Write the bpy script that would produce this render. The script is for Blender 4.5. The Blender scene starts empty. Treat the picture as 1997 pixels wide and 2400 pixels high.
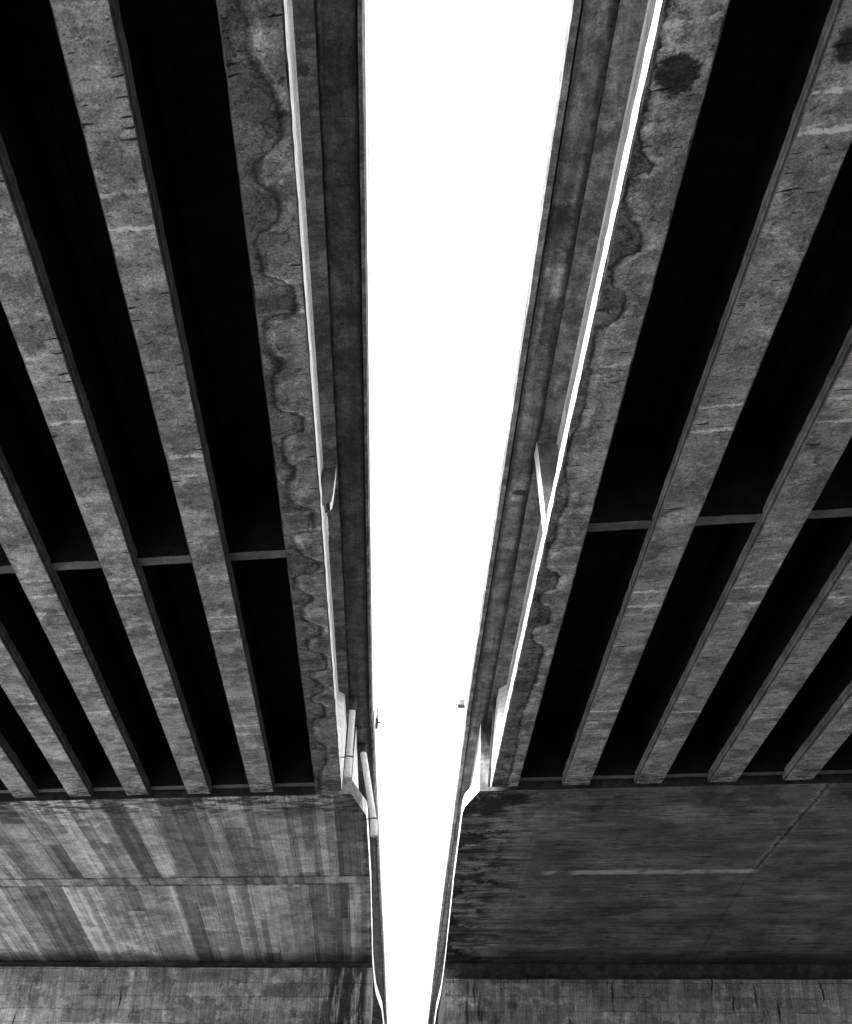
import bpy, math, random
from mathutils import Vector, Matrix
random.seed(7)
scene = bpy.context.scene
COL = scene.collection
EYE = 1.6            # camera height above the ground; all heights below are given above the eye
SK = 0.225           # skew of piers and diaphragms:  Y = s - SK * X
SOF = 9.35           # underside of the deck slab
R = math.radians

# ------------------------------------------------------------------ object helpers
def empty(name, loc, label=None, cat=None, group=None):
    o = bpy.data.objects.new(name, None); COL.objects.link(o)
    o.location = loc
    if label: o['label'] = label
    if cat: o['category'] = cat
    if group: o['group'] = group
    return o

def mesh_obj(name, verts, faces, mats, parent=None, fmat=None, label=None, bevel=0):
    me = bpy.data.meshes.new(name)
    me.from_pydata([(x, y, z + EYE) for x, y, z in verts], [], faces)
    for m in (mats if isinstance(mats, (list, tuple)) else [mats]): me.materials.append(m)
    if fmat:
        for p, i in zip(me.polygons, fmat): p.material_index = i
    me.update()
    import bmesh
    bm = bmesh.new(); bm.from_mesh(me)
    bmesh.ops.recalc_face_normals(bm, faces=bm.faces)
    bm.to_mesh(me); bm.free()
    o = bpy.data.objects.new(name, me); COL.objects.link(o)
    if bevel:
        b = o.modifiers.new('bevel', 'BEVEL'); b.width = bevel; b.segments = 2; b.limit_method = 'ANGLE'
    if parent:
        o.parent = parent
        o.matrix_parent_inverse = Matrix.Translation(-root_of(parent).location)
    if label: o['label'] = label
    return o

def root_of(o):
    while o.parent: o = o.parent
    return o

def loft(rings, closed=True, caps=True):
    """rings: list of equal-length lists of points -> verts, faces"""
    v = [p for r in rings for p in r]; n = len(rings[0]); f = []
    for i in range(len(rings) - 1):
        for j in range(n if closed else n - 1):
            a = i * n + j; b = i * n + (j + 1) % n
            f.append((a, b, b + n, a + n))
    if caps:
        f.append(tuple(range(n))[::-1]); f.append(tuple(range((len(rings) - 1) * n, len(rings) * n)))
    return v, f

class MB:
    def __init__(s): s.v = []; s.f = []; s.m = []
    def add(s, v, f, m=0):
        k = len(s.v); s.v += v; s.f += [tuple(i + k for i in q) for q in f]; s.m += [m] * len(f)
    def prism(s, poly, z0, z1, m=0):          # plan polygon extruded in z (z may be per-vertex lists)
        n = len(poly)
        za = z0 if isinstance(z0, list) else [z0] * n
        zb = z1 if isinstance(z1, list) else [z1] * n
        v = [(x, y, za[i]) for i, (x, y) in enumerate(poly)] + [(x, y, zb[i]) for i, (x, y) in enumerate(poly)]
        f = [tuple(range(n))[::-1], tuple(range(n, 2 * n))] + [(i, (i + 1) % n, (i + 1) % n + n, i + n) for i in range(n)]
        s.add(v, f, m)
    def tube(s, pts, r, n=20, m=0, cap=True):
        rings = []
        for i, p in enumerate(pts):
            p = Vector(p); a = Vector(pts[max(i - 1, 0)]); b = Vector(pts[min(i + 1, len(pts) - 1)])
            t = (b - a).normalized(); u = t.cross(Vector((0, 1, 0))).normalized(); w = t.cross(u)
            rr = r[i] if isinstance(r, list) else r
            rings.append([tuple(p + u * rr * math.cos(k * 2 * math.pi / n) + w * rr * math.sin(k * 2 * math.pi / n)) for k in range(n)])
        v, f = loft(rings, True, cap); s.add(v, f, m)
    def obj(s, name, mats, parent=None, **k):
        return mesh_obj(name, s.v, s.f, mats, parent, fmat=s.m, **k)

def lerp(tab, y):
    if y <= tab[0][0]: return tab[0][1]
    for (a, b), (c, d) in zip(tab, tab[1:]):
        if y <= c: return b + (d - b) * (y - a) / (c - a)
    return tab[-1][1]

def frange(a, b, st):
    n = max(1, int(round((b - a) / st))); return [a + (b - a) * i / n for i in range(n + 1)]

# ------------------------------------------------------------------ material helpers
class T:
    def __init__(s, name):
        s.mat = bpy.data.materials.new(name); s.mat.use_nodes = True
        s.t = s.mat.node_tree; s.t.nodes.clear()
        s.pos = s.n('ShaderNodeNewGeometry').outputs['Position']
        sp = s.n('ShaderNodeSeparateXYZ'); s.t.links.new(s.pos, sp.inputs[0])
        s.x, s.y, s.z = sp.outputs
        s.tone = None
    def n(s, typ, **p):
        nd = s.t.nodes.new(typ)
        for k, v in p.items(): setattr(nd, k, v)
        return nd
    def put(s, sock, v):
        if isinstance(v, bpy.types.NodeSocket): s.t.links.new(v, sock)
        else: sock.default_value = v
    def m(s, op, a, b=None, c=None, clamp=False):
        nd = s.n('ShaderNodeMath', operation=op, use_clamp=clamp)
        s.put(nd.inputs[0], a)
        if b is not None: s.put(nd.inputs[1], b)
        if c is not None: s.put(nd.inputs[2], c)
        return nd.outputs[0]
    def comb(s, x, y, z):
        nd = s.n('ShaderNodeCombineXYZ')
        for i, v in enumerate((x, y, z)): s.put(nd.inputs[i], v)
        return nd.outputs[0]
    def scaled(s, vec, sc, off=(0, 0, 0)):
        nd = s.n('ShaderNodeVectorMath', operation='MULTIPLY_ADD')
        s.put(nd.inputs[0], vec); nd.inputs[1].default_value = sc; nd.inputs[2].default_value = off
        return nd.outputs[0]
    def noise(s, vec, scale=1, detail=4, rough=.55, dist=0.):
        nd = s.n('ShaderNodeTexNoise'); s.put(nd.inputs['Vector'], vec)
        nd.inputs['Scale'].default_value = scale; nd.inputs['Detail'].default_value = detail
        nd.inputs['Roughness'].default_value = rough; nd.inputs['Distortion'].default_value = dist
        return nd.outputs['Fac']
    def rot(s, vec):      # turn the lattice of a noise so that it never lines up with a face
        nd = s.n('ShaderNodeVectorRotate', rotation_type='EULER_XYZ'); s.put(nd.inputs['Vector'], vec)
        nd.inputs['Rotation'].default_value = (.61, .43, .87)
        return nd.outputs[0]
    def grime(s, vec, sc, cut, val, soft=.03):      # ragged-edged patches
        f = s.mr(s.noise(s.rot(vec), sc, 8, .68), cut, cut + soft, 0, 1)
        s.mul(s.mr(f, 0, 1, 1, val))
    def mr(s, v, a, b, c, d, smooth=False):
        nd = s.n('ShaderNodeMapRange', interpolation_type='SMOOTHSTEP' if smooth else 'LINEAR')
        s.put(nd.inputs[0], v)
        for i, q in enumerate((a, b, c, d)): s.put(nd.inputs[i + 1], q)
        return nd.outputs[0]
    def wn(s, v):
        nd = s.n('ShaderNodeTexWhiteNoise', noise_dimensions='3D'); s.put(nd.inputs['Vector'], v); return nd.outputs['Value']
    def mul(s, f): s.tone = s.m('MULTIPLY', s.tone, f)
    def mix(s, fac, val):       # tone -> val where fac
        nd = s.n('ShaderNodeMix', data_type='FLOAT')
        s.put(nd.inputs[0], fac); s.put(nd.inputs[2], s.tone); s.put(nd.inputs[3], val)
        s.tone = nd.outputs[0]
    def voro(s, vec, scale=1, rnd=1., flat=False):
        nd = s.n('ShaderNodeTexVoronoi', voronoi_dimensions='2D' if flat else '3D'); s.put(nd.inputs['Vector'], vec)
        nd.inputs['Scale'].default_value = scale; nd.inputs['Randomness'].default_value = rnd
        sp = s.n('ShaderNodeSeparateColor'); s.t.links.new(nd.outputs['Color'], sp.inputs[0])
        return nd.outputs['Distance'], sp.outputs[0]
    def marks(s, vec, sc, size, keep, dark, flat=False):   # scattered small marks, keep = share of cells
        d, c = s.voro(s.scaled(vec, sc), flat=flat)
        f = s.m('MULTIPLY', s.mr(d, size * .5, size, 1, 0), s.m('GREATER_THAN', c, 1 - keep))
        s.mix(f, s.m('MULTIPLY', s.tone, dark))
    def done(s, rough=.92, bump=.25, bh=None, spec=.2):
        out = s.n('ShaderNodeOutputMaterial'); b = s.n('ShaderNodeBsdfPrincipled')
        cc = s.n('ShaderNodeCombineColor')
        v = s.m('MAXIMUM', s.m('MINIMUM', s.tone, .85), .006)
        for i in range(3): s.put(cc.inputs[i], v)
        s.t.links.new(cc.outputs[0], b.inputs['Base Color'])
        b.inputs['Roughness'].default_value = rough
        b.inputs['Specular IOR Level'].default_value = spec
        if bump:
            bp = s.n('ShaderNodeBump'); bp.inputs['Strength'].default_value = bump; bp.inputs['Distance'].default_value = .02
            s.put(bp.inputs['Height'], bh if bh is not None else s.m('MULTIPLY', s.tone, 3.))
            s.t.links.new(bp.outputs[0], b.inputs['Normal'])
        s.t.links.new(b.outputs[0], out.inputs[0])
        return s.mat

def base_concrete(name, base, big=.3, blot=.2, streak=(1.2, 9, 6), st=.25, grain=.35, pits=.5, seed=0., skew=True):
    t = T(name)
    off = (seed * 7.3, seed * 3.1, seed)
    t.ys = t.m('ADD', t.y, t.m('MULTIPLY', t.x, SK)) if skew else t.y     # skew station
    t.vec = t.comb(t.x, t.ys, t.z)
    p = t.scaled(t.vec, (1, 1, 1), off)
    t.tone = t.mr(t.noise(t.rot(p), .9, 7, .68), .32, .68, base * (1 - big), base * (1 + big))
    t.mul(t.mr(t.noise(t.rot(p), 3.4, 8, .74), .40, .60, 1 - blot, 1 + blot, True))
    t.mul(t.mr(t.noise(t.scaled(p, streak), 1., 7, .72), .32, .68, 1 - st, 1 + st))
    t.grain = t.noise(t.rot(p), 42, 4, .85)
    t.mul(t.mr(t.grain, .34, .66, 1 - grain, 1 + grain))
    if pits:
        t.marks(t.vec, (17, 17, 17), .20, .10 * pits, .35)
        t.marks(t.vec, (41, 55, 41), .22, .14 * pits, .5)
    return t

def flange_extras(t, joints, jw=.034, bright=1.6, seed=0):
    # pale lime-leached casting joints straight across the soffit
    w = t.m('ADD', t.ys, t.mr(t.noise(t.vec, 9, 3, .7), .3, .7, -.03, .03))
    if joints:
        acc = None
        for j, k in joints:
            q = t.mr(t.m('ABSOLUTE', t.m('SUBTRACT', w, j)), jw * .5, jw, k, 0)
            acc = q if acc is None else t.m('MAXIMUM', acc, q)
        jf = t.m('MULTIPLY', acc, t.mr(t.noise(t.scaled(t.vec, (9, 3, 3)), 1, 4, .7), .40, .55, .2, 1.))
        t.mix(jf, t.m('ADD', t.m('MULTIPLY', t.tone, bright), .42))
    # dark transverse shrinkage cracks
    v2 = t.comb(t.x, t.m('ADD', t.m('ADD', t.ys, t.m('MULTIPLY', t.x, .04)), t.mr(t.noise(t.vec, 3, 2), .3, .7, -.02, .02)), 0.)
    t.marks(v2, (2.4, 17, 1), .30, .035, .06, True)
    t.marks(v2, (4.2, 26, 1), .25, .035, .15, True)
    t.marks(v2, (17, 33, 1), .24, .035, .3, True)

def tide(t, pts, xl, xr, inside=.8, line=.45, width=.045, side=1, jit=.03):
    """wavy water-stain line along a girder soffit; pts = (Y, share across)"""
    fc = t.n('ShaderNodeFloatCurve'); cu = fc.mapping.curves[0]
    Y0, Y1 = 5.5, 23.5
    fc.mapping.use_clip = False
    cp = cu.points
    P = [(0, pts[0][1])] + [((y - Y0) / (Y1 - Y0), u) for y, u in pts] + [(1, pts[-1][1])]
    cp[0].location = P[0]; cp[1].location = P[-1]
    for q in P[1:-1]: cp.new(*q)
    fc.mapping.update()
    wy = t.m('ADD', t.y, t.mr(t.noise(t.vec, 6, 3, .6), .3, .7, -.05, .05))
    t.put(fc.inputs['Value'], t.mr(wy, Y0, Y1, 0, 1))
    xe = t.m('ADD', t.m('MULTIPLY', fc.outputs[0], xr - xl), xl)
    wx = t.m('ADD', t.x, t.mr(t.noise(t.vec, 9, 3, .6), .3, .7, -jit, jit))
    d = t.m('SUBTRACT', wx, xe)
    wv = t.mr(t.noise(t.vec, 2.3, 4, .6), .35, .65, width * .35, width * 1.7)
    ln = t.mr(t.m('ABSOLUTE', d), .002, wv, 1, 0, True)
    ins = t.mr(t.m('MULTIPLY', d, side), -.02, .03, 1, 0, True)
    t.mul(t.mr(ins, 0, 1, 1, inside))
    fade = t.mr(t.noise(t.vec, 1.7, 3, .5), .34, .48, .5, 1)
    t.mul(t.mr(t.m('MULTIPLY', ln, fade), 0, 1, 1, line))
    d2 = t.m('ADD', t.m('ABSOLUTE', t.m('SUBTRACT', t.m('MULTIPLY', d, side), .085)), t.mr(t.noise(t.vec, 6, 5, .7), .3, .7, -.035, .05))
    t.mul(t.mr(t.m('MULTIPLY', t.mr(d2, .0, .06, 1, 0, True), t.mr(t.noise(t.vec, 1.9, 3), .42, .58, 0, 1)), 0, 1, 1, 1.7))            # pale fringe just outside the line
    d3 = t.m('ABSOLUTE', t.m('ADD', t.m('ADD', t.m('MULTIPLY', d, side), .10), t.mr(t.noise(t.vec, 4, 4, .65), .3, .7, -.14, .14)))
    t.mul(t.mr(d3, .003, .030, .45, 1, True))
    d4 = t.m('ABSOLUTE', t.m('ADD', t.m('SUBTRACT', t.m('MULTIPLY', d, side), .13), t.mr(t.noise(t.rot(t.vec), 3, 4, .65), .3, .7, -.16, .16)))
    t.mul(t.mr(d4, .002, .024, .55, 1, True))          # older tide mark inside

def spot(t, cx, cy, rx, ry, dark, edge=.25):
    dx = t.m('DIVIDE', t.m('SUBTRACT', t.x, cx), rx); dy = t.m('DIVIDE', t.m('SUBTRACT', t.y, cy), ry)
    d = t.m('SQRT', t.m('ADD', t.m('MULTIPLY', dx, dx), t.m('MULTIPLY', dy, dy)))
    d = t.m('ADD', d, t.mr(t.noise(t.vec, 14, 4, .7), .3, .7, -.22, .22))
    t.mul(t.mr(d, 1 - edge * 1.5, 1.08, dark, 1, True))

# ------------------------------------------------------------------ materials
A_L, A_R = .34, .31
def flange_mat(name, base, joints, seed, extra=None, st=.28):
    t = base_concrete(name, base * .90, .26, .26, (1.6, 7, 3), st, .62, 2.2, seed)
    o = t.scaled(t.vec, (1, 1, 1), (seed * 5.7, seed * 2.9, seed * 1.3))
    t.grime(o, 1.5, .53, .62, .02); t.grime(t.scaled(o, (1, 1, 1), (9, 4, 2)), 2.2, .55, 1.42, .015)
    t.grime(t.scaled(o, (1, 1, 1), (2, 9, 4)), 7., .62, 1.5, .02); t.grime(t.scaled(o, (1, 1, 1), (5, 3, 8)), 11., .61, .45, .02)
    t.grime(t.scaled(o, (1, 2.2, 1), (3, 8, 6)), 4.5, .60, .55, .02)
    flange_extras(t, joints)
    if extra: extra(t)
    return t.done(bump=.35)

TL = [(6.03,.32),(6.23,.44),(6.41,.4),(6.59,.46),(6.74,.6),(6.88,.75),(7.02,.81),(7.2,.81),(7.38,.73),(7.52,.57),(7.63,.32),(7.74,.31),(7.85,.43),(7.96,.61),(8.1,.67),(8.28,.56),(8.41,.33),(8.54,.15),(8.66,.2),(8.89,.23),(9.03,.32),(9.08,.72),(9.23,.8),(9.44,.8),(9.57,.24),(9.91,.14),(10.16,.23),(10.3,.38),(10.44,.24),(10.9,.17),(11.1,.28),(11.23,.76),(11.41,.74),(11.52,.44),(11.71,.25),(12.0,.24),(12.19,.47),(12.51,.26),(12.78,.23),(12.99,.38),(13.11,.78),(13.47,.8),(13.63,.64),(13.74,.23),(13.98,.3),(14.28,.55),(14.45,.85),(14.75,.21),(15.02,.15),(15.35,.58),(15.58,.29),(15.87,.23),(16.15,.64),(16.3,.74),(16.63,.39),(16.88,.3),(17.1,.71),(17.43,.83),(17.7,.74),(17.91,.28),(18.31,.69),(18.82,.21),(19.08,.64),(19.49,.53),(19.94,.17),(20.47,.21),(21.13,.57),(22.12,.24),(22.77,.19)]
TR = [(6.14,.07),(6.54,.09),(6.77,.1),(6.94,.08),(7.14,.13),(7.31,.26),(7.4,.44),(7.49,.22),(7.62,.09),(7.86,.16),(8.0,.31),(8.17,.51),(8.32,.56),(8.45,.38),(8.55,.21),(8.68,.16),(8.88,.25),(9.07,.53),(9.24,.51),(9.39,.37),(9.54,.12),(10.44,.19),(10.86,.2),(11.45,.09),(12.08,.17),(12.59,.31),(12.93,.21),(13.38,.23),(13.68,.12),(14.18,.17),(14.41,.55),(14.68,.55),(14.9,.17),(15.18,.26),(15.37,.55),(15.7,.59),(15.91,.22),(16.29,.3),(16.59,.62),(17.17,.64),(19.0,.5),(21.35,.59),(22.0,.55)]
def sj(xc, ys, k=.8):     # joint positions are read along Y at the girder; turn into skew stations
    return [(y + SK * xc, k) for y in ys]
def endstain(t, s0=22.45):
    # rusty run-off on the last half metre of a girder
    f = t.m('MULTIPLY', t.mr(t.ys, s0 - .7, s0 + .1, 0, 1), t.mr(t.noise(t.scaled(t.vec, (5, 22, 3)), 1, 4, .7), .47, .54, 0, 1))
    t.mix(f, t.m('MULTIPLY', t.tone, .15))
def exL1(t):
    tide(t, TL, -1.705, -1.212, .64, .26, .066, 1, .012)
    # faint brown ring where the stain pooled
    spot(t, -1.58, 6.95, .13, .20, .75, .5)
    endstain(t)
def exR1(t):
    tide(t, TR, 1.525, 2.005, .52, .22, .040, 1, .022)
    spot(t, 1.75, 6.47, .19, .22, .09, .18)
    endstain(t)
def exR3(t):
    spot(t, 2.99, 6.12, .18, .22, .10, .25); endstain(t)
M_L = [flange_mat('fascia girder soffit left', .27, sj(-1.45, [13.16, 13.57], .35) + sj(-1.45, [9.08, 9.49], .4), 1, exL1),
       flange_mat('girder soffit left one', .36, sj(-2.7, [8.03, 8.45, 12.07, 12.47, 16.08, 16.5, 20.03, 20.41], .75), 2, endstain),
       flange_mat('girder soffit left two', .38, sj(-3.95, [7.0, 11.1, 11.53, 15.12, 15.57, 19.1], .7), 3, endstain),
       flange_mat('girder soffit left three', .37, sj(-5.1, [7.4, 11.2, 15.29, 15.74, 17.4, 19.8], .7), 4, endstain)]
M_R = [flange_mat('fascia girder soffit right', .36, sj(1.77, [5.99, 10.03], .6) + sj(1.77, [13.68, 14.13], .3), 5, exR1),
       flange_mat('girder soffit right one', .34, sj(3.0, [6.53, 6.93], 1.) + sj(3.0, [10.59, 11.03, 14.66, 15.08, 18.65, 19.11], .8), 6, exR3),
       flange_mat('girder soffit right two', .33, sj(4.25, [10.32, 10.74, 14.39, 14.85, 18.5], .7), 7, endstain),
       flange_mat('girder soffit right three', .34, sj(5.5, [14.0, 14.53, 18.17, 18.57, 10.1], .7), 8, endstain)]

def simple(name, base, seed, **k):
    return base_concrete(name, base, seed=seed, **k)
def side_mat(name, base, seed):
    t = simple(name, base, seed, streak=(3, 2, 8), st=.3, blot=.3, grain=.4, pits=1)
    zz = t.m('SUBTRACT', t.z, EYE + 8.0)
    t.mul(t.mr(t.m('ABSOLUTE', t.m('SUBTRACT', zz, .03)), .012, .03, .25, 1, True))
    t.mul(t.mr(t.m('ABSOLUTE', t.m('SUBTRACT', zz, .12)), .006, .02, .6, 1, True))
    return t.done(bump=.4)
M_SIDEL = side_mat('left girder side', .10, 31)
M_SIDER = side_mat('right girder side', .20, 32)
M_DARK = simple('shade dark recess concrete', .012, 9, big=.4, st=.4).done(bump=.2)  # near-black base colour paints in the deep shade between the girders
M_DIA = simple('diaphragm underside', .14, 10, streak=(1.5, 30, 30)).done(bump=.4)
M_WEBR = simple('outer web concrete right', .52, 33, big=.2, blot=.15, st=.25, grain=.25, streak=(.6, .6, 14), pits=1, skew=False).done(bump=.15)
M_WEB = simple('outer web concrete', .68, 11, big=.14, blot=.12, st=.22, grain=.2, streak=(.6, .6, 22), pits=.3, skew=False).done(bump=.15)
def overhang(name, base, seed, lineX):
    t = simple(name, base, seed, big=.28, blot=.35, streak=(9, 1.6, 6), st=.35, grain=.45, pits=1.6, skew=False)
    # long dark damp bands running with the deck, pale hairline cracks across it
    t.mul(t.mr(t.noise(t.scaled(t.vec, (7, .3, 1)), 1, 6, .65), .38, .6, .7, 1.15, True))
    t.grime(t.vec, 1.7, .53, .66, .02); t.grime(t.scaled(t.vec, (1, 1, 1), (5, 2, 1)), 2.8, .58, 1.35, .02)
    t.grime(t.vec, 9, .60, .5, .03)
    if lineX[0] > 0:      # patched blocks and damp blotches
        for cx, cy, rx, ry, k in ((1.28, 10.3, .13, .26, 2.1), (1.22, 10.3 - .75, .16, .35, .45), (1.30, 10.3 + .75, .08, .4, .4), (1.31, 14.4, .12, .35, 1.7), (1.30, 14.55, .10, .07, .2), (1.22, 19.1, .07, .3, 1.7), (1.30, 6.9, .04, .18, 1.8)):
            dx = t.m('DIVIDE', t.m('SUBTRACT', t.x, cx), rx); dy = t.m('DIVIDE', t.m('SUBTRACT', t.y, cy), ry)
            d = t.m('ADD', t.m('MAXIMUM', t.m('ABSOLUTE', dx), t.m('ABSOLUTE', dy)), t.mr(t.noise(t.vec, 12, 5, .75), .3, .7, -.35, .35))
            t.mul(t.mr(d, .75, 1.05, k, 1, True))
    ww = t.comb(t.x, t.m('ADD', t.y, t.mr(t.noise(t.vec, 4, 3), .3, .7, -.05, .05)), 0.)
    t.marks(ww, (2.2, 22, 1), .25, .04, 1.7, True)
    t.marks(ww, (5, 26, 1), .3, .05, .4, True)
    wd = t.m('ABSOLUTE', t.m('SUBTRACT', t.m('ADD', t.x, t.mr(t.noise(t.scaled(t.vec, (1, 2.5, 1)), 1, 4, .7), .3, .7, -.025, .025)), lineX[0]))
    t.mul(t.mr(wd, lineX[1] * .25, lineX[1], .3, 1, True))
    wd = t.m('ABSOLUTE', t.m('SUBTRACT', t.m('ADD', t.x, t.mr(t.noise(t.scaled(t.vec, (1, 3, 1)), 1, 4, .7), .3, .7, -.02, .02)), lineX[2]))
    t.mul(t.mr(wd, .01, .07, .4, 1, True))
    return t
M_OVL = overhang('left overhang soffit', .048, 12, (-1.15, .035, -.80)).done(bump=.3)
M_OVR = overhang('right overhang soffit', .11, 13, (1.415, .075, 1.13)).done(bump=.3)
def haunch(name, *a, **k):
    t = simple(name, *a, **k)
    t.grime(t.vec, 2.2, .54, .68, .02); t.grime(t.scaled(t.vec, (1, 1, 1), (5, 2, 1)), 3.1, .58, 1.35, .02)
    return t
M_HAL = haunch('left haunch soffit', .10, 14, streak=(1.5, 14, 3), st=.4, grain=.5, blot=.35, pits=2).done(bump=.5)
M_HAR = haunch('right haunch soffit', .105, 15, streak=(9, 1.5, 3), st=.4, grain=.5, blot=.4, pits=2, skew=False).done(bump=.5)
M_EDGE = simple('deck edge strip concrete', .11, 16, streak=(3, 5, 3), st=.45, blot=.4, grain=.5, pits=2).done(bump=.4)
M_PAR = simple('pale parapet concrete', .80, 17, big=.04, blot=.03, st=.04, grain=.05, pits=.2).done(bump=.1)
def lip_mat():
    t = simple('pale pier cap side concrete', .80, 18, big=.1, blot=.1, streak=(2, 1, 20), st=.12, grain=.15, pits=.5, skew=False)
    f = t.m('MULTIPLY', t.m('LESS_THAN', t.x, 0.), t.mr(t.m('ADD', t.y, t.mr(t.noise(t.scaled(t.vec, (9, 9, 2)), 1, 4, .7), .3, .7, -.5, .5)), 23.7, 24.5, 1, 0))
    t.mix(f, t.m('MULTIPLY', t.tone, .13))
    return t.done(bump=.2)
M_LIP = lip_mat()
M_PATCH = simple('fresh spalled concrete', .75, 19, big=.1, blot=.3, streak=(8, 8, 8), st=.2, grain=.25, pits=2, skew=False).done(bump=1.)
def front_mat():
    t = simple('pier cap front face', .21, 20, streak=(8, 3, 2), st=.4, blot=.35)
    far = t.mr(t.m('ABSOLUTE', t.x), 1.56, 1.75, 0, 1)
    t.mix(far, t.m('MULTIPLY', t.tone, .12))  # shade between the girder ends put into the colour
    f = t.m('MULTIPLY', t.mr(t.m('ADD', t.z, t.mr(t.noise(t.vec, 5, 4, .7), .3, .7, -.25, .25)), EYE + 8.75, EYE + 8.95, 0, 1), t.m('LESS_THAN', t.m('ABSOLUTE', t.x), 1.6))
    t.mix(f, t.m('MULTIPLY', t.tone, .35))  # upper face darkened for deck shade and stain
    return t.done(bump=.4)
M_FRONT = front_mat()
M_BRK = simple('bracket concrete', .11, 26, streak=(8, 3, 2), st=.3, blot=.3).done(bump=.4)

def cap_left():
    t = T('board marked pier cap left'); t.ys = t.m('ADD', t.y, t.m('MULTIPLY', t.x, SK)); t.vec = t.comb(t.x, t.ys, t.z)
    wob = t.mr(t.noise(t.vec, 1.6, 2), .3, .7, -.008, .008)
    zone = t.m('ADD', t.m('GREATER_THAN', t.ys, 28.35), t.m('GREATER_THAN', t.ys, 28.98))
    x = t.m('ADD', t.m('ADD', t.x, wob), t.m('MULTIPLY', zone, .37))
    def board(wd, seed, amp):
        xs = t.m('ADD', t.m('DIVIDE', x, wd), seed)
        row = t.m('FLOOR', xs); fr = t.m('FRACT', xs)
        lng = t.m('FLOOR', t.m('ADD', t.m('DIVIDE', t.ys, 8.5), t.m('MULTIPLY', t.wn(t.comb(row, seed, 3.)), 5.)))
        v = t.wn(t.comb(row, lng, t.m('ADD', zone, seed)))
        return v, t.mr(t.m('MINIMUM', fr, t.m('SUBTRACT', 1., fr)), .0, .012 / wd, 1, 0), row
    t.tone = t.mr(t.noise(t.rot(t.vec), .7, 7, .66), .32, .68, .18, .33)
    v, e, row = board(.46, 0., 1); v2, e2, row2 = board(.155, 5.3, 1)
    t.mul(t.mr(t.m('POWER', v, 1.6), 0, 1, .66, 2.0)); t.mul(t.mr(t.m('POWER', v2, 1.4), 0, 1, .66, 1.62))
    # board joints, partly open
    jn = t.mr(t.noise(t.scaled(t.vec, (3, .8, 1)), 1, 3), .42, .58, 0, 1)
    t.mix(t.m('MULTIPLY', e, t.m('MULTIPLY', jn, .95)), t.m('MULTIPLY', t.tone, .12))
    t.mix(t.m('MULTIPLY', e2, t.m('MULTIPLY', jn, .7)), t.m('MULTIPLY', t.tone, .35))
    t.mul(t.mr(zone, 0, 1, .95, 1.1))
    # grain streaks along the boards, stronger on the sloping part
    g = t.noise(t.scaled(t.vec, (21, .45, 1), (.3, .2, .45)), 1, 3, .6)
    t.mul(t.mr(g, .3, .7, .78, 1.22))
    t.mul(t.mr(t.noise(t.rot(t.vec), 2.6, 8, .74), .40, .60, .8, 1.2, True))
    t.grime(t.vec, 1.1, .54, .72, .02); t.grime(t.scaled(t.vec, (1, 1, 1), (4, 7, 1)), 1.6, .57, 1.3, .02)
    t.mul(t.mr(t.noise(t.rot(t.scaled(t.vec, (1.8, .9, 1))), 16, 4, .85), .34, .66, .66, 1.34))
    # two transverse form lines
    for s in (28.35, 28.98):
        d = t.m('ABSOLUTE', t.m('ADD', t.m('SUBTRACT', t.ys, s), t.mr(t.noise(t.vec, 5, 3), .3, .7, -.02, .02)))
        t.mix(t.m('MULTIPLY', t.mr(d, .03, .09, 1, 0), t.mr(t.noise(t.vec, 4, 3), .35, .6, .3, 1.)), t.m('MULTIPLY', t.tone, .15))
    # stains under each girder end and black weathering at the free edge
    f = t.m('MULTIPLY', t.mr(t.ys, 23.4, 24.6, 1, 0, True), t.mr(t.noise(t.scaled(t.vec, (2.2, 5, 1)), 1, 5, .7), .46, .54, 0, 1))
    t.mix(f, t.m('MULTIPLY', t.tone, .2))
    f = t.m('MULTIPLY', t.mr(t.x, -1.05, -.68, 0, 1), t.mr(t.noise(t.scaled(t.vec, (5, 2.5, 1)), 1, 5, .7), .42, .58, 0, 1))
    t.mix(f, t.m('MULTIPLY', t.tone, .18))
    t.mul(t.mr(t.ys, 33.4, 34.3, 1, .25, True))      # shade of the bearing gap painted into the soffit
    t.marks(t.vec, (7, 3.5, 7), .12, .10, .25)
    return t.done(bump=.5)
M_CAPL = cap_left()

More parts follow.
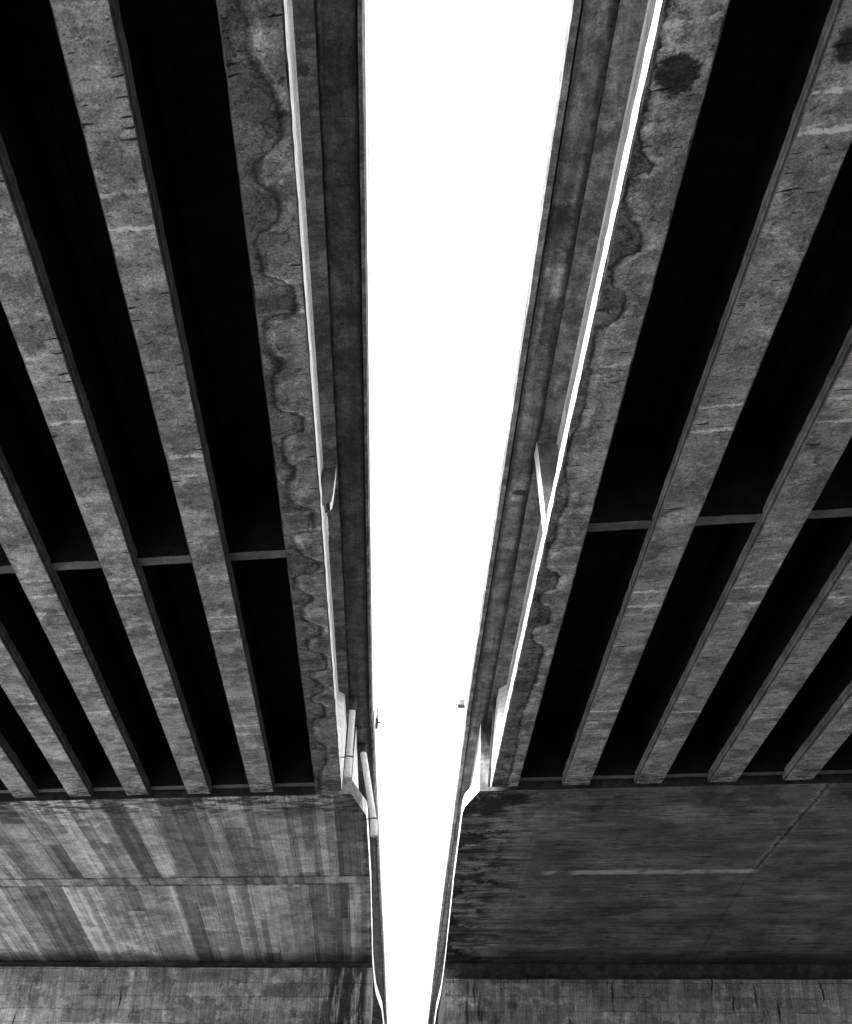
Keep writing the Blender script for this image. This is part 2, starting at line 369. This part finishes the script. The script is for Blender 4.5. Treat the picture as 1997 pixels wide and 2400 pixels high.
def cap_right():
    t = T('streaked pier cap right'); t.ys = t.m('ADD', t.y, t.m('MULTIPLY', t.x, SK)); t.vec = t.comb(t.x, t.ys, t.z)
    t.tone = t.mr(t.noise(t.vec, .8, 5, .6, .4), .3, .7, .085, .185)
    t.mul(t.mr(t.noise(t.scaled(t.vec, (.5, 8.3, 1), (0, 0, .37)), 1, 5, .7), .3, .7, .62, 1.38))
    t.mul(t.mr(t.noise(t.scaled(t.vec, (.9, 1.3, 1)), 1, 8, .72), .40, .60, .78, 1.2, True))
    t.mul(t.mr(t.noise(t.rot(t.scaled(t.vec, (1.6, 1, 1))), 14, 4, .85), .34, .66, .68, 1.32))
    t.grime(t.scaled(t.vec, (.6, 1, 1)), 1.2, .54, .74, .02); t.grime(t.scaled(t.vec, (.5, 1.4, 1), (5, 1, 1)), 1.5, .58, 1.3, .03)
    wv = t.comb(t.x, t.m('ADD', t.ys, t.mr(t.noise(t.vec, 1.5, 2), .3, .7, -.04, .04)), 0.)
    t.marks(wv, (.8, 7.5, 1), .30, .22, .5, True)
    t.marks(t.scaled(wv, (1, 1, 1), (3, 5, 0)), (1.1, 8.5, 1), .26, .20, 1.55, True)
    t.marks(t.scaled(wv, (1, 1, 1), (8, 2, 0)), (2.6, 9.5, 1), .34, .15, .4, True)
    row = t.m('FLOOR', t.m('DIVIDE', t.ys, .36)); t.mul(t.mr(t.wn(t.comb(row, t.m('FLOOR', t.m('DIVIDE', t.x, 4.9)), 2.)), 0, 1, .84, 1.14))
    wob = t.mr(t.noise(t.vec, 5, 4, .7), .3, .7, -.05, .05)
    # longitudinal cold joint, leached pale and cracked in front
    d = t.m('ABSOLUTE', t.m('SUBTRACT', t.m('ADD', t.x, wob), 7.36))
    fr = t.mr(t.ys, 28.0, 28.6, 1, 0)
    t.mix(t.m('MULTIPLY', t.mr(d, .03, .16, 1, 0, True), t.m('MULTIPLY', fr, t.mr(t.noise(t.vec, 3, 4, .7), .42, .56, .05, .8))), .30)
    t.mix(t.m('MULTIPLY', t.mr(d, .01, .05, 1, 0), t.mr(fr, 0, 1, .35, .9)), .02)
    # pale line of laitance across
    ds = t.m('ABSOLUTE', t.m('SUBTRACT', t.m('ADD', t.ys, t.m('MULTIPLY', wob, .8)), 28.28))
    br = t.m('MULTIPLY', t.m('MULTIPLY', t.mr(t.x, 2.9, 3.2, 0, 1), t.mr(t.x, 7.3, 7.45, 1, 0)), t.mr(t.noise(t.scaled(t.vec, (1.3, .5, 1)), 1, 3), .40, .5, .1, 1))
    t.mix(t.m('MULTIPLY', t.mr(ds, .10, .20, 1, 0), br), t.m('ADD', t.m('MULTIPLY', t.tone, 1.4), .26))
    # thin form joint near the edge
    d2 = t.m('ABSOLUTE', t.m('SUBTRACT', t.m('ADD', t.x, t.m('MULTIPLY', wob, .5)), 2.55))
    t.mix(t.m('MULTIPLY', t.mr(d2, .008, .03, 1, 0), t.m('MULTIPLY', t.m('GREATER_THAN', t.ys, 25.5), .3)), .03)
    # black run-off near the gap edge
    lim = t.m('ADD', t.x, t.mr(t.noise(t.scaled(t.vec, (.5, 1.2, 1)), 1, 5, .65), .3, .7, -.9, .9))
    a1 = t.mr(t.noise(t.scaled(t.vec, (.8, 3.0, 1)), 1, 7, .72), .47, .53, 0, 1)
    a2 = t.mr(t.noise(t.rot(t.scaled(t.vec, (1.3, 1, 1), (4, 2, 1))), 1.1, 8, .7), .50, .54, 0, 1)
    f = t.m('MULTIPLY', t.mr(lim, 1.8, 2.6, 1, 0, True), t.m('MAXIMUM', t.m('MULTIPLY', a1, .85), a2))
    t.mul(t.mr(t.x, 2.0, 3.0, 1.7, 1, True))
    t.mix(f, t.m('MULTIPLY', t.tone, .10))
    # darker damp patches behind each girder seat
    f = t.m('MULTIPLY', t.mr(t.ys, 24.2, 25.6, 1, 0, True), t.mr(t.noise(t.scaled(t.vec, (1.25, .7, 1)), 1, 4, .6), .5, .56, 0, 1))
    t.mix(f, t.m('MULTIPLY', t.tone, .6))
    t.mul(t.mr(t.ys, 33.2, 34.2, 1, .45, True))  # bearing gap shade painted in here too, weaker
    t.marks(t.vec, (3.2, 9, 7), .12, .12, .3)
    return t.done(bump=.5)
M_CAPR = cap_right()

def shaft(name, base, seed, edge, dirn, crackx, strong):
    t = T(name); t.ys = t.y; t.vec = t.comb(t.x, t.m('MULTIPLY', t.x, .1), t.z)
    t.tone = t.mr(t.noise(t.scaled(t.vec, (.8, 1, 2.2)), 1, 5, .65), .3, .7, base * .62, base * 1.4)
    w = t.mr(t.noise(t.vec, 3, 3), .3, .7, -.02, .02)
    r = t.m('FLOOR', t.m('DIVIDE', t.m('ADD', t.z, w), .34)); xo = t.m('ADD', t.m('DIVIDE', t.x, 2.3), t.m('MULTIPLY', t.wn(t.comb(r, seed, 0.)), 7.))
    t.mul(t.mr(t.wn(t.comb(t.m('FLOOR', xo), r, seed)), 0, 1, .72, 1.25))
    t.mul(t.mr(t.noise(t.scaled(t.vec, (2.2, 1, 5), (.3, .4, .6)), 1, 6, .7, .6), .38, .62, .86, 1.12, True))
    t.mul(t.mr(t.noise(t.scaled(t.vec, (23, 1, 1.3), (.2, .45, .3)), 1, 4, .7), .32, .68, .74, 1.26))
    t.mul(t.mr(t.noise(t.scaled(t.vec, (9, 1, 1.2)), 1, 6, .72), .36, .64, .75, 1.25))
    t.mul(t.mr(t.noise(t.rot(t.vec), 22, 4, .85), .34, .66, .66, 1.34))
    bx = t.m('FLOOR', t.m('DIVIDE', t.x, .13)); bz = t.m('FLOOR', t.m('ADD', t.m('DIVIDE', t.z, 1.7), t.m('MULTIPLY', t.wn(t.comb(bx, 4., seed)), 4.)))
    t.mul(t.mr(t.wn(t.comb(bx, bz, seed)), 0, 1, .80, 1.2))
    bf = t.m('FRACT', t.m('DIVIDE', t.x, .13))
    t.mix(t.m('MULTIPLY', t.mr(bf, 0, .12, 1, 0), t.mr(t.noise(t.scaled(t.vec, (4, 1, 2)), 1, 3), .46, .6, 0, .9)), t.m('MULTIPLY', t.tone, .3))
    t.grime(t.vec, 1.6, .53, .6, .03); t.grime(t.scaled(t.vec, (1, 1, 1.5), (5, 1, 3)), 2.6, .57, 1.45, .03)
    zf = t.m('FRACT', t.m('DIVIDE', t.m('ADD', t.z, w), .34))
    t.mix(t.m('MULTIPLY', t.mr(zf, 0, .08, 1, 0), t.mr(t.noise(t.scaled(t.vec, (1, 1, 3)), 1, 3), .4, .55, 0, 1.)), t.m('MULTIPLY', t.tone, .15))
    wx = t.m('ADD', t.x, t.mr(t.noise(t.scaled(t.vec, (2, 1, 5)), 1, 4), .3, .7, -.06, .06))
    wx = t.m('ADD', t.x, t.mr(t.noise(t.scaled(t.vec, (.6, 1, 1.5)), 1, 3), .3, .7, -.06, .06))
    t.marks(t.comb(wx, t.z, 0.), (6, .5, 1), .17, crackx, .07, True)
    t.marks(t.comb(wx, t.z, 0.), (9, 1.1, 1), .13, crackx * .7, .15, True)
    # water-blackened free corner
    e = t.m('MULTIPLY', t.m('SUBTRACT', edge, t.x), dirn)
    f = t.m('MULTIPLY', t.m('MULTIPLY', t.mr(e, .9, 1.9, 1, 0, True), t.mr(e, .08, .2, .2, 1)), t.mr(t.noise(t.scaled(t.vec, (4.5, 1, .7)), 1, 6, .72), strong, strong + .1, 0, 1))
    t.mix(f, t.m('MULTIPLY', t.tone, .12))
    return t.done(bump=.5)
M_SHL = shaft('weathered pier wall left', .27, 1., -.63, 1., .05, .38)
M_SHR = shaft('weathered pier wall right', .20, 2., 1.25, -1., .12, .52)
M_PLIN = simple('dark bearing plinth', .04, 23, streak=(3, 1, 9), st=.4, blot=.35).done(bump=.4)

def plain(name, v, rough=.5, metal=0.):
    t = T(name); t.ys = t.y; t.vec = t.pos
    t.tone = t.mr(t.noise(t.pos, 9, 4, .6), .3, .7, v * .88, v * 1.08)
    t.mul(t.mr(t.noise(t.scaled(t.pos, (25, 25, 2)), 1, 4, .6), .35, .65, .82, 1.06))
    t.grime(t.pos, 7, .57, .62, .04)
    return t.done(rough=rough, bump=.05, spec=.4)
M_PVC = plain('white plastic drain pipe', .60, .5)
M_STRAP = plain('rusty black strap', .03, .8)
M_IRON = plain('blackened iron pipe', .10, .7)
M_BOX = plain('grey metal box', .16, .6)
def ground_mat():
    t = T('damp earth ground'); t.ys = t.y; t.vec = t.pos
    t.tone = t.mr(t.noise(t.pos, .15, 5, .6), .3, .7, .09, .14)
    t.mul(t.mr(t.noise(t.pos, 14, 4, .8), .3, .7, .7, 1.3))
    return t.done(bump=.6)
M_GND = ground_mat()

# ------------------------------------------------------------------ ground
g = mesh_obj('ground', [(-900, -900, -EYE), (900, -900, -EYE), (900, 900, -EYE), (-900, 900, -EYE)], [(0, 1, 2, 3)], M_GND)
g['kind'] = 'structure'

# ------------------------------------------------------------------ bridges
Y_BACK, Y_END = -14., 84.
GIRD_END, TAB0, TAB1 = 22.80, 22.92, 49.6
EDGE_L = [(Y_BACK, -.735), (16, -.745), (22.95, -.735), (23.1, -.715), (27, -.671), (30, -.625), (35, -.565), (42, -.455), (54, -.307), (84, .10)]
EDGE_R = [(Y_BACK, 1.040), (16, 1.040), (22.65, 1.035), (22.8, 1.050), (27, 1.080), (34, 1.125), (40, 1.175), (54, 1.332), (84, 1.70)]
OUT_L, OUT_R = -14.3, 15.0

def girder(par, bridge, x0, x1, mat, side, fascia, s0, s1, shift=0., zb=8.0):
    """x0<x1 edges of the bottom flange; side=+1 when the outer side faces +X"""
    g_ = empty('girder', bridge.location); g_.parent = bridge; g_.matrix_parent_inverse = Matrix.Translation(-bridge.location)
    g_.location = bridge.location
    c = (x0 + x1) / 2; hb = (x1 - x0) / 2
    ht = (.165 if side > 0 else .25) if fascia else .20
    hw = hb - (.17 if fascia else .14)
    rings = []
    ch = .018
    for s in frange(s0, s1, .16 if s0 < 20 and s1 < 25 else .8):
        def pt(dx, z, j=.0035, q=1.):
            x = c + dx + shift + random.uniform(-j, j)
            zz = z + random.uniform(-j, j) * .6
            if fascia and z < zb + .03 and abs(dx) > hb - .05 and random.random() < .05: zz += random.uniform(.008, .026)
            if q and abs(s - s1) < 1e-6 and z < zb + .01: zz += .03
            return (x, s - SK * x, zz)
        rings.append([pt(-hb, zb + ch), pt(-hb + ch, zb), pt(-hb + .10, zb, .001), pt(hb - .10, zb, .001), pt(hb - ch, zb), pt(hb, zb + ch),
                      pt(hb, zb + ht, .005), pt(hw, zb + ht + .09, .002), pt(-hw, zb + ht + .09, .002), pt(-hb, zb + ht, .005)])
        if abs(s - s0) < 1e-6 or abs(s - s1) < 1e-6: pass
    v, f = loft(rings)
    fm = []
    n = 10
    for i in range(len(rings) - 1):
        for j in range(n):
            outer = (side > 0 and j in (5, 6)) or (side < 0 and j in (8, 9))
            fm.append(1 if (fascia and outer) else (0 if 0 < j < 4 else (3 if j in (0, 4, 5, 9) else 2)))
    fm += [0, 0]
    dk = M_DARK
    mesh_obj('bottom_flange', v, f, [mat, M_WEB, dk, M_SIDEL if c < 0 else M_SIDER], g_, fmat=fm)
    # web with a coved top flange
    wo = hb - (.14 if side > 0 else .145) if fascia else hw
    w1, w2 = (hw, wo) if side > 0 else (wo, hw)       # -X side, +X side
    prof = [(-w1, zb + ht + .03), (-w1, zb + 1.02), (-w1, zb + 1.22), (-w1 - .004, zb + 1.27), (-w1 - .02, zb + 1.298), (-hb - .055, zb + 1.30), (-hb - .055, SOF - .002),
            (hb + .055, SOF - .002), (hb + .055, zb + 1.30), (w2 + .02, zb + 1.298), (w2 + .004, zb + 1.27), (w2, zb + 1.22), (w2, zb + 1.02), (w2, zb + ht + .03)]
    rings = []
    for s in frange(s0, s1, 1.2):
        rings.append([(c + shift + dx, s - SK * (c + shift + dx), z) for dx, z in prof])
    v, f = loft(rings); n = 14; fm = []
    for i in range(len(rings) - 1):
        for j in range(n):
            outerside = (7 <= j <= 12) if side > 0 else (j <= 5)
            if fascia and outerside: fm.append(2 if j in (4, 5, 7, 8) else 1)
            else: fm.append(0)
    fm += [0, 0]
    mesh_obj('web', v, f, [dk, M_WEB if side > 0 else M_WEBR, M_HAL if side > 0 else M_HAR], g_, fmat=fm)
    if fascia and s0 < 20:      # thickened end block over the bearing
        mb = MB(); xo = c + side * (hb - .004); xi = c + side * (hw - .01)
        sa = s1 - 1.55
        poly = [(xi, sa - .25 - SK * xi), (xo, sa - SK * xo), (xo, s1 - .002 - SK * xo), (xi, s1 - .002 - SK * xi)]
        mb.prism(poly if side < 0 else poly[::-1], zb + ht + .02, SOF - .06)
        mb.obj('end_block', M_WEB, g_)
    return g_

def strip(tab, off0, off1, za, zb_, ys, m, mb, sgn):
    """long bar following the edge table: from edge+off0 to edge+off1 (towards the bridge)"""
    rings = []
    for y in ys:
        e = lerp(tab, y); a = e + sgn * off0; b = e + sgn * off1
        j = random.uniform(-.004, .004)
        rings.append([(a + j, y, za), (b, y, za), (b, y, zb_), (a, y, zb_)])
    v, f = loft(rings); mb.add(v, f, m)

def build_bridge(side):
    L = side > 0               # +1: left bridge (outer side faces +X, towards the gap)
    sg = -side                 # direction from the gap into the bridge
    tab = EDGE_L if L else EDGE_R
    outx = OUT_L if L else OUT_R
    br = empty('concrete_bridge', (outx * .5, 0, 0),
               'left concrete girder bridge with wavy water stains along its inner girder' if L else
               'right concrete girder bridge with a round black stain on its inner girder', 'bridge')
    joint = 23.02 if L else 22.72
    ysA = frange(Y_BACK, joint, .35); ysB = frange(joint + .07, Y_END, .7)
    # girders
    if L: xs = [(-1.705, -1.212)] + [(a, a + .46) for a in (-2.945, -4.17, -5.375, -6.53, -7.66, -8.85, -10.05, -11.25, -12.45)]
    else: xs = [(1.525, 2.005)] + [(2.79 + 1.257 * k, 2.79 + 1.257 * k + .47) for k in range(9)]
    mats = M_L if L else M_R
    for k, (a, b) in enumerate(xs):
        m = mats[k] if k < 4 else mats[1 + k % 3]
        girder(None, br, a, b, m, side, k == 0, Y_BACK + SK * (a + b) / 2 + 1, GIRD_END)
    for k, (a, b) in enumerate(xs[:3]):
        girder(None, br, a, b, mats[1 + k % 3], side, k == 0, TAB1 + .15, 80., shift=.62 if L else .30)
    # deck slab between and over the girders (dark recesses)
    mb = MB(); inner = -1.155 if L else 1.43
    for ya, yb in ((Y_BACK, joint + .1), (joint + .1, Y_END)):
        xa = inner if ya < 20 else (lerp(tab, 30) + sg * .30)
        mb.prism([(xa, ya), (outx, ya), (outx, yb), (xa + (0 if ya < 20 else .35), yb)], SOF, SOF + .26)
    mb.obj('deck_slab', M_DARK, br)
    # overhang soffit strip: near part of the slab seen beside the fascia girder
    for ys, nm in ((ysA, 0), (ysB, 1)):
        mb = MB(); rings = []
        for y in ys:
            e = lerp(tab, y) + sg * (.058 if L else .085)
            xi = inner if nm == 0 else (e + sg * .45)
            rings.append([(e, y, SOF + random.uniform(-.002, .002)), (xi, y, SOF + random.uniform(-.002, .002)), (xi, y, SOF + .255), (e, y, SOF + .255)])
        v, f = loft(rings); mb.add(v, f)
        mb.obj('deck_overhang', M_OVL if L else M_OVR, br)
        # haunch panel hanging 3 cm below the slab beside the girder
        if nm == 0:
            mb = MB(); rings = []
            fx = -1.20 - .115 if L else 1.53 + .115
            for y in ys:
                j = random.uniform(-.004, .004)
                xi = (-1.150 if L else 1.425) + j
                rings.append([(xi, y, SOF - .045 + j), (xi + sg * .004, y, SOF + .02), (fx + sg * .30, y, SOF + .02), (fx + sg * .30, y, SOF - .043)])
            v, f = loft(rings); mb.add(v, f)
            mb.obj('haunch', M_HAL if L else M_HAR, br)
        # edge strip outside the drip groove
        mb = MB()
        strip(tab, 0, .042 if L else .066, SOF - .012, SOF + .30, ys, 0, mb, sg)
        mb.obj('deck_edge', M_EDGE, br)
        mb = MB()
        strip(tab, .045, .24, SOF + .302, SOF + 1.02, ys, 0, mb, sg)
        strip(tab, .025, .26, SOF + 1.022, SOF + 1.10, ys, 0, mb, sg)
        mb.obj('parapet', M_PAR, br)
    # outer side
    mb = MB()
    mb.prism([(outx, Y_BACK), (outx + sg * .3, Y_BACK), (outx + sg * .3, Y_END), (outx, Y_END)], SOF, SOF + 1.1)
    mb.obj('parapet', M_PAR, br)
    # cross diaphragms between girders
    xsd = sorted(xs)
    for sa, sb, zbm in (((13.95, 14.15, 8.15) if L else (13.76, 13.95, 8.15)), (22.68, 22.86, 8.15), (4.0, 4.25, 8.15), (-6., -5.75, 8.15)):
        for (a0, a1), (b0, b1) in zip(xsd, xsd[1:]):
            p, q = a1 - .14, b0 + .14
            mb = MB(); n = 9; rings = []
            for i in range(n):
                x = p + (q - p) * i / (n - 1); j = random.uniform(-.006, .006)
                rings.append([(x, sa - SK * x + j, zbm + random.uniform(-.004, .004)), (x, sb - SK * x + j, zbm + random.uniform(-.004, .004)), (x, sb - SK * x, SOF - .003), (x, sa - SK * x, SOF - .003)])
            v, f = loft(rings); fm = []
            for i in range(n - 1): fm += [0, 1, 1, 1]
            fm += [1, 1]; mb.add(v, f); mb.m = fm
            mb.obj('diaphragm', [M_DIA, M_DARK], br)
    return br

BL = build_bridge(1)
BR = build_bridge(-1)

# brackets carrying the overhang at the middle diaphragm
def plate(poly_xz, y0, y1, skew=True):
    n = len(poly_xz)
    v = [(x, y0 - (SK * x if skew else 0), z) for x, z in poly_xz] + [(x, y1 - (SK * x if skew else 0), z) for x, z in poly_xz]
    f = [tuple(range(n)), tuple(range(n, 2 * n))[::-1]] + [(i, (i + 1) % n, (i + 1) % n + n, i + n) for i in range(n)]
    return v, f
v, f = plate([(1.405, SOF - .002), (1.425, 9.15), (1.475, 8.60), (1.512, 8.17), (1.535, 8.17), (1.66, 8.30), (1.70, SOF - .002)], 13.3 + SK * 1.5, 13.62 + SK * 1.5)
mesh_obj('bracket', v, f, [M_BRK, M_WEB], BR, fmat=[0, 0] + [1] * 4 + [0] * 3, bevel=.006)
v, f = plate([(-1.165, SOF - .002), (-1.166, 9.1), (-1.172, 8.86), (-1.178, 8.78), (-1.20, 8.74), (-1.235, 8.76), (-1.26, 8.70), (-1.33, 8.66), (-1.36, SOF - .002)], 14.1 - SK * 1.17, 14.28 - SK * 1.17)
mesh_obj('bracket', v, f, [M_BRK, M_WEB], BL, fmat=[0, 0] + [1] * 4 + [0] * 5, label='broken concrete bracket with bent reinforcement showing')
mb = MB()
for k in range(6):
    x = -1.19 - .022 * k; p = [(x, 14.36, 8.80)]
    for q in range(3): p.append((p[-1][0] + random.uniform(-.03, .02), p[-1][1] + random.uniform(-.05, .05), p[-1][2] - random.uniform(.02, .045)))
    mb.tube(p, .006, 6)
mb.obj('reinforcement', M_IRON, BL)
# repaired / spalled strip of web beside the broken bracket
top = [(13.69, 8.45), (13.95, 8.60), (14.2, 8.68), (14.45, 8.80), (14.7, 8.85), (14.9, 8.82), (15.05, 8.75), (15.12, 8.62), (15.15, 8.50), (15.2, 8.34)]
pts = []
for (a, b), (c, d) in zip(top, top[1:]):
    for k in range(3):
        pts.append((a + (c - a) * k / 3 + random.uniform(-.02, .02), b + (d - b) * k / 3 + random.uniform(-.03, .02)))
rings = []
for y, z in pts:
    n = 5
    rings.append([(-1.36, y, 8.20)] + [(-1.246 + random.uniform(-.010, .010) - .008 * (k / n), y, 8.22 + (z - 8.22) * k / n) for k in range(n + 1)] + [(-1.36, y, z + .01)])
v, f = loft(rings)
mesh_obj('spalled_patch', v, f, M_PATCH, BL, label='bright spalled patch on the web of the inner girder')

# ------------------------------------------------------------------ piers
LIP_L = [(-1.045, 23.16), (-.760, 24.378)]
LIPTAB_L = [(24.378, -.760), (29, -.715), (34.9, -.656), (38, -.60), (43.5, -.45), (49.9, -.30)]
LIPTAB_R = [(23.69, 1.084), (29, 1.155), (34.9, 1.233), (38, 1.275), (43.5, 1.335), (49.9, 1.42)]
def soffit_z(s):
    return lerp([(0, 8.0), (29.0, 8.0), (34.75, 7.465), (38.5, 7.465), (44, 8.0), (60, 8.0)], s)

def build_pier(side):
    L = side > 0; sg = -side
    tab = LIPTAB_L if L else LIPTAB_R
    outx = -13.4 if L else 14.1
    edge = -.64 if L else 1.235
    pr = empty('bridge_pier', (outx * .5, 36.5 - SK * outx * .5, 0),
               'left bridge pier with board-marked cap and a cracked grey wall' if L else
               'right bridge pier with dark streaked cap and black run-off near its edge', 'bridge pier')
    capm = M_CAPL if L else M_CAPR
    c0x = -1.039 if L else 1.326           # front corner of the cap, then the chamfer
    LIPH = .27
    # lip slab: rows of vertices across X at many stations
    ss = [TAB0] + frange(TAB0 + .02, 29.0, .3)[1:] + frange(29.0, 34.75, .4)[1:] + frange(34.75, 38.5, .6)[1:] + frange(38.5, 44, .5)[1:] + frange(44, TAB1, .8)[1:]
    rings = []
    for s in ss:
        # free edge position at this station (chamfered first metre)
        x = c0x if s == TAB0 else lerp(tab, s - SK * (-.7 if L else 1.15))
        y = s - SK * x
        c1x, c1y = (-.760, 24.378) if L else (1.084, 23.692)
        c0y = TAB0 - SK * c0x
        if y < c1y: x = c0x + (c1x - c0x) * max(0, (s - TAB0)) / ((c1y + SK * c1x) - TAB0)
        z = soffit_z(s); j = random.uniform(-.003, .003)
        n = 8
        row = [(x + j, s - SK * x, z + abs(j))]
        for k in range(1, n + 1):
            xx = x + (outx - x) * k / n; row.append((xx, s - SK * xx, z))
        top = [(outx, s - SK * outx, z + LIPH), (x + j, s - SK * x, z + LIPH)]
        rings.append(row + top)
    v, f = loft(rings); n = 11; fm = []
    for i in range(len(rings) - 1):
        for j in range(n): fm.append(0 if j < 8 else 1)
    fm += [2, 2]
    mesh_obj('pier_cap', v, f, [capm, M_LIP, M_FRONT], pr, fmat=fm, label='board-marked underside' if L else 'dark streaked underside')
    # core of the cap above the lip, set back from the edge
    cx = -1.04 if L else 1.325
    mb = MB()
    r = []
    for s in (TAB0 + .004, 29, 34.75, 38.5, 44, TAB1 - .005):
        xx = cx + (0 if s < 29 else (lerp(tab, s) - lerp(tab, 29)))
        z = soffit_z(s) + .2
        r.append([(xx, s - SK * xx, z), (outx + sg * -.02, s - SK * outx, z), (outx + sg * -.02, s - SK * outx, SOF - .004), (xx, s - SK * xx, SOF - .004)])
    v, f = loft(r)
    fm = [0, 0, 0, 1] * 5 + [2, 0]
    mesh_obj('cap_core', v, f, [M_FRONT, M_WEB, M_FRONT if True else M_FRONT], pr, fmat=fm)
    # bearing plinth
    zt = 7.30 if L else 6.985
    sf = 34.35 if L else 34.10
    mb = MB(); a = edge + sg * .03
    sp = sf + (.18 if L else .46)
    mb.prism([(a, sp - SK * a), (outx, sp - SK * outx), (outx, 38.2 - SK * outx), (a, 38.2 - SK * a)], zt - .02, 7.46)
    mb.obj('plinth', M_PLIN, pr)
    # wall
    mb = MB(); n = 40; rings = []
    for k in range(n + 1):
        x = edge + (outx - edge) * k / n
        def col(s): return (s - SK * x)
        zz = zt + random.uniform(-.008, .008) + (0.0 if L else .012 * k / 10)
        rings.append([(x, col(sf), -EYE - .3), (x, col(sf), zz - .02), (x, col(sf) + .02, zz), (x, col(38.6), zz), (x, col(38.6), -EYE - .3)])
    v, f = loft(rings); mb.add(v, f)
    mb.obj('wall', M_SHL if L else M_SHR, pr)
    return pr
PL = build_pier(1)
PR = build_pier(-1)

# ------------------------------------------------------------------ drain pipes and small fittings
def pipe(label, pts, r, mat, clampz, group=None, dark=None):
    base = pts[-1]
    t = empty('drain_pipe', (base[0], base[1], base[2] + EYE), label, 'drain pipe', group)
    mb = MB(); mb.tube(pts, r, 24); mb.obj('pipe', mat, t)
    a = Vector(pts[-2]); b = Vector(pts[-1]); d = (a - b).normalized()
    mb = MB(); p = [tuple(b - d * .01), tuple(b + d * clampz), tuple(b + d * (clampz + .02))]
    mb.tube(p, [r * 1.14, r * 1.14, r * 1.0], 24); mb.obj('coupling', mat, t)
    mb = MB(); q = b + d * (clampz + .02)
    mb.tube([tuple(q - d * .012), tuple(q + d * .012)], r * 1.2, 24)
    sx = -1 if pts[0][0] < 0 else 1
    mb.tube([tuple(q + Vector((-sx * -.04, 0, 0))), tuple(q + Vector((sx * .16, .05, .01)))], .010, 8)
    mb.obj('clamp', M_STRAP, t)
    mb = MB(); p0 = Vector(pts[0]); d0 = (Vector(pts[1]) - p0).normalized()
    mb.tube([tuple(p0), tuple(p0 + d0 * .26)], [r * 1.35, r * 1.12], 24); mb.obj('collar', M_STRAP, t)
    return t
pipe('white drain pipe hanging upright beside the left fascia girder', [(-1.075, 21.75, SOF), (-1.070, 21.8, 9.0), (-1.064, 21.85, 7.86)], .057, M_PVC, .34)
pipe('white drain pipe leaning outwards past the left pier cap chamfer', [(-.93, 24.1, SOF), (-.90, 24.0, 9.15), (-.60, 23.85, 7.74), (-.575, 23.85, 7.45)], .062, M_PVC, .30)
pipe('thin blackened drain pipe beside the right fascia girder end', [(1.50, 21.3, SOF), (1.487, 21.5, 9.0), (1.478, 22.3, 7.99)], .020, M_IRON, .30)

t = empty('junction_box', (.99, 24.37, 10.46 + EYE), 'small grey metal box fixed outside the right parapet', 'box')
mb = MB(); mb.prism([(.97, 24.30), (1.11, 24.30), (1.11, 24.42), (.97, 24.42)], 10.40, 10.52)
mb.obj('housing', M_BOX, t, bevel=.008)
mb = MB(); mb.prism([(.945, 24.28), (1.10, 24.28), (1.10, 24.44), (.945, 24.44)], 10.385, 10.399)
mb.obj('base_plate', M_STRAP, t)
t = empty('wall_bracket', (-.66, 25.2, 10.2 + EYE), 'small dark bracket fixed outside the left parapet', 'bracket')
mb = MB(); mb.prism([(-.75, 25.1), (-.68, 25.1), (-.68, 25.25), (-.75, 25.25)], 10.16, 10.34)
mb.obj('plate', M_STRAP, t, bevel=.006)
mb = MB(); mb.tube([(-.71, 25.17, 10.34), (-.70, 25.2, 10.52), (-.72, 25.2, 10.62)], .012, 8)
mb.tube([(-.70, 25.17, 10.26), (-.64, 25.15, 10.27)], .016, 8)
mb.obj('hook', M_STRAP, t)

# ------------------------------------------------------------------ camera
RM = [[0.9985217948619642, 0.05426587061684598, 0.003072535083101423],
      [-0.031075848856691193, 0.5236067684072625, 0.8513931193614025],
      [0.044592788693658104, -0.8502300673137236, 0.5245191281852585]]
cam = bpy.data.cameras.new('camera'); co = bpy.data.objects.new('camera', cam); COL.objects.link(co)
cam.sensor_fit = 'VERTICAL'; cam.sensor_height = 24; cam.sensor_width = 24; cam.lens = 30
cam.clip_end = 3000; cam.clip_start = .05
m3 = Matrix([[RM[i][0], -RM[i][1], -RM[i][2]] for i in range(3)])
co.matrix_world = Matrix.Translation((0, 0, EYE)) @ m3.to_4x4()
scene.camera = co

# ------------------------------------------------------------------ light
sd = Vector((-.56, -.10, .83)).normalized()
el = math.asin(sd.z)
w = bpy.data.worlds.new('World'); scene.world = w; w.use_nodes = True
nt = w.node_tree; bg = nt.nodes['Background']
sky = nt.nodes.new('ShaderNodeTexSky'); sky.sky_type = 'NISHITA'; sky.sun_disc = False
sky.sun_elevation = el; sky.sun_rotation = math.atan2(sd.x, sd.y); sky.dust_density = 6.; sky.air_density = 1.; sky.ozone_density = 1.
hs = nt.nodes.new('ShaderNodeRGBToBW'); nt.links.new(sky.outputs[0], hs.inputs[0]); nt.links.new(hs.outputs[0], bg.inputs[0])
bg.inputs[1].default_value = .15
sun = bpy.data.lights.new('sun', 'SUN'); sun.energy = 2.0; sun.angle = R(9); sun.color = (1, 1, 1)
so = bpy.data.objects.new('sun', sun); COL.objects.link(so)
so.rotation_euler = (-sd).to_track_quat('-Z', 'Y').to_euler(); so.location = (0, 0, 60)

scene.view_settings.view_transform = 'Standard'; scene.view_settings.look = 'None'
scene.view_settings.exposure = 2.65; scene.view_settings.gamma = 1
scene.render.resolution_x = 852; scene.render.resolution_y = 1024
scene.cycles.max_bounces = 6; scene.cycles.diffuse_bounces = 4
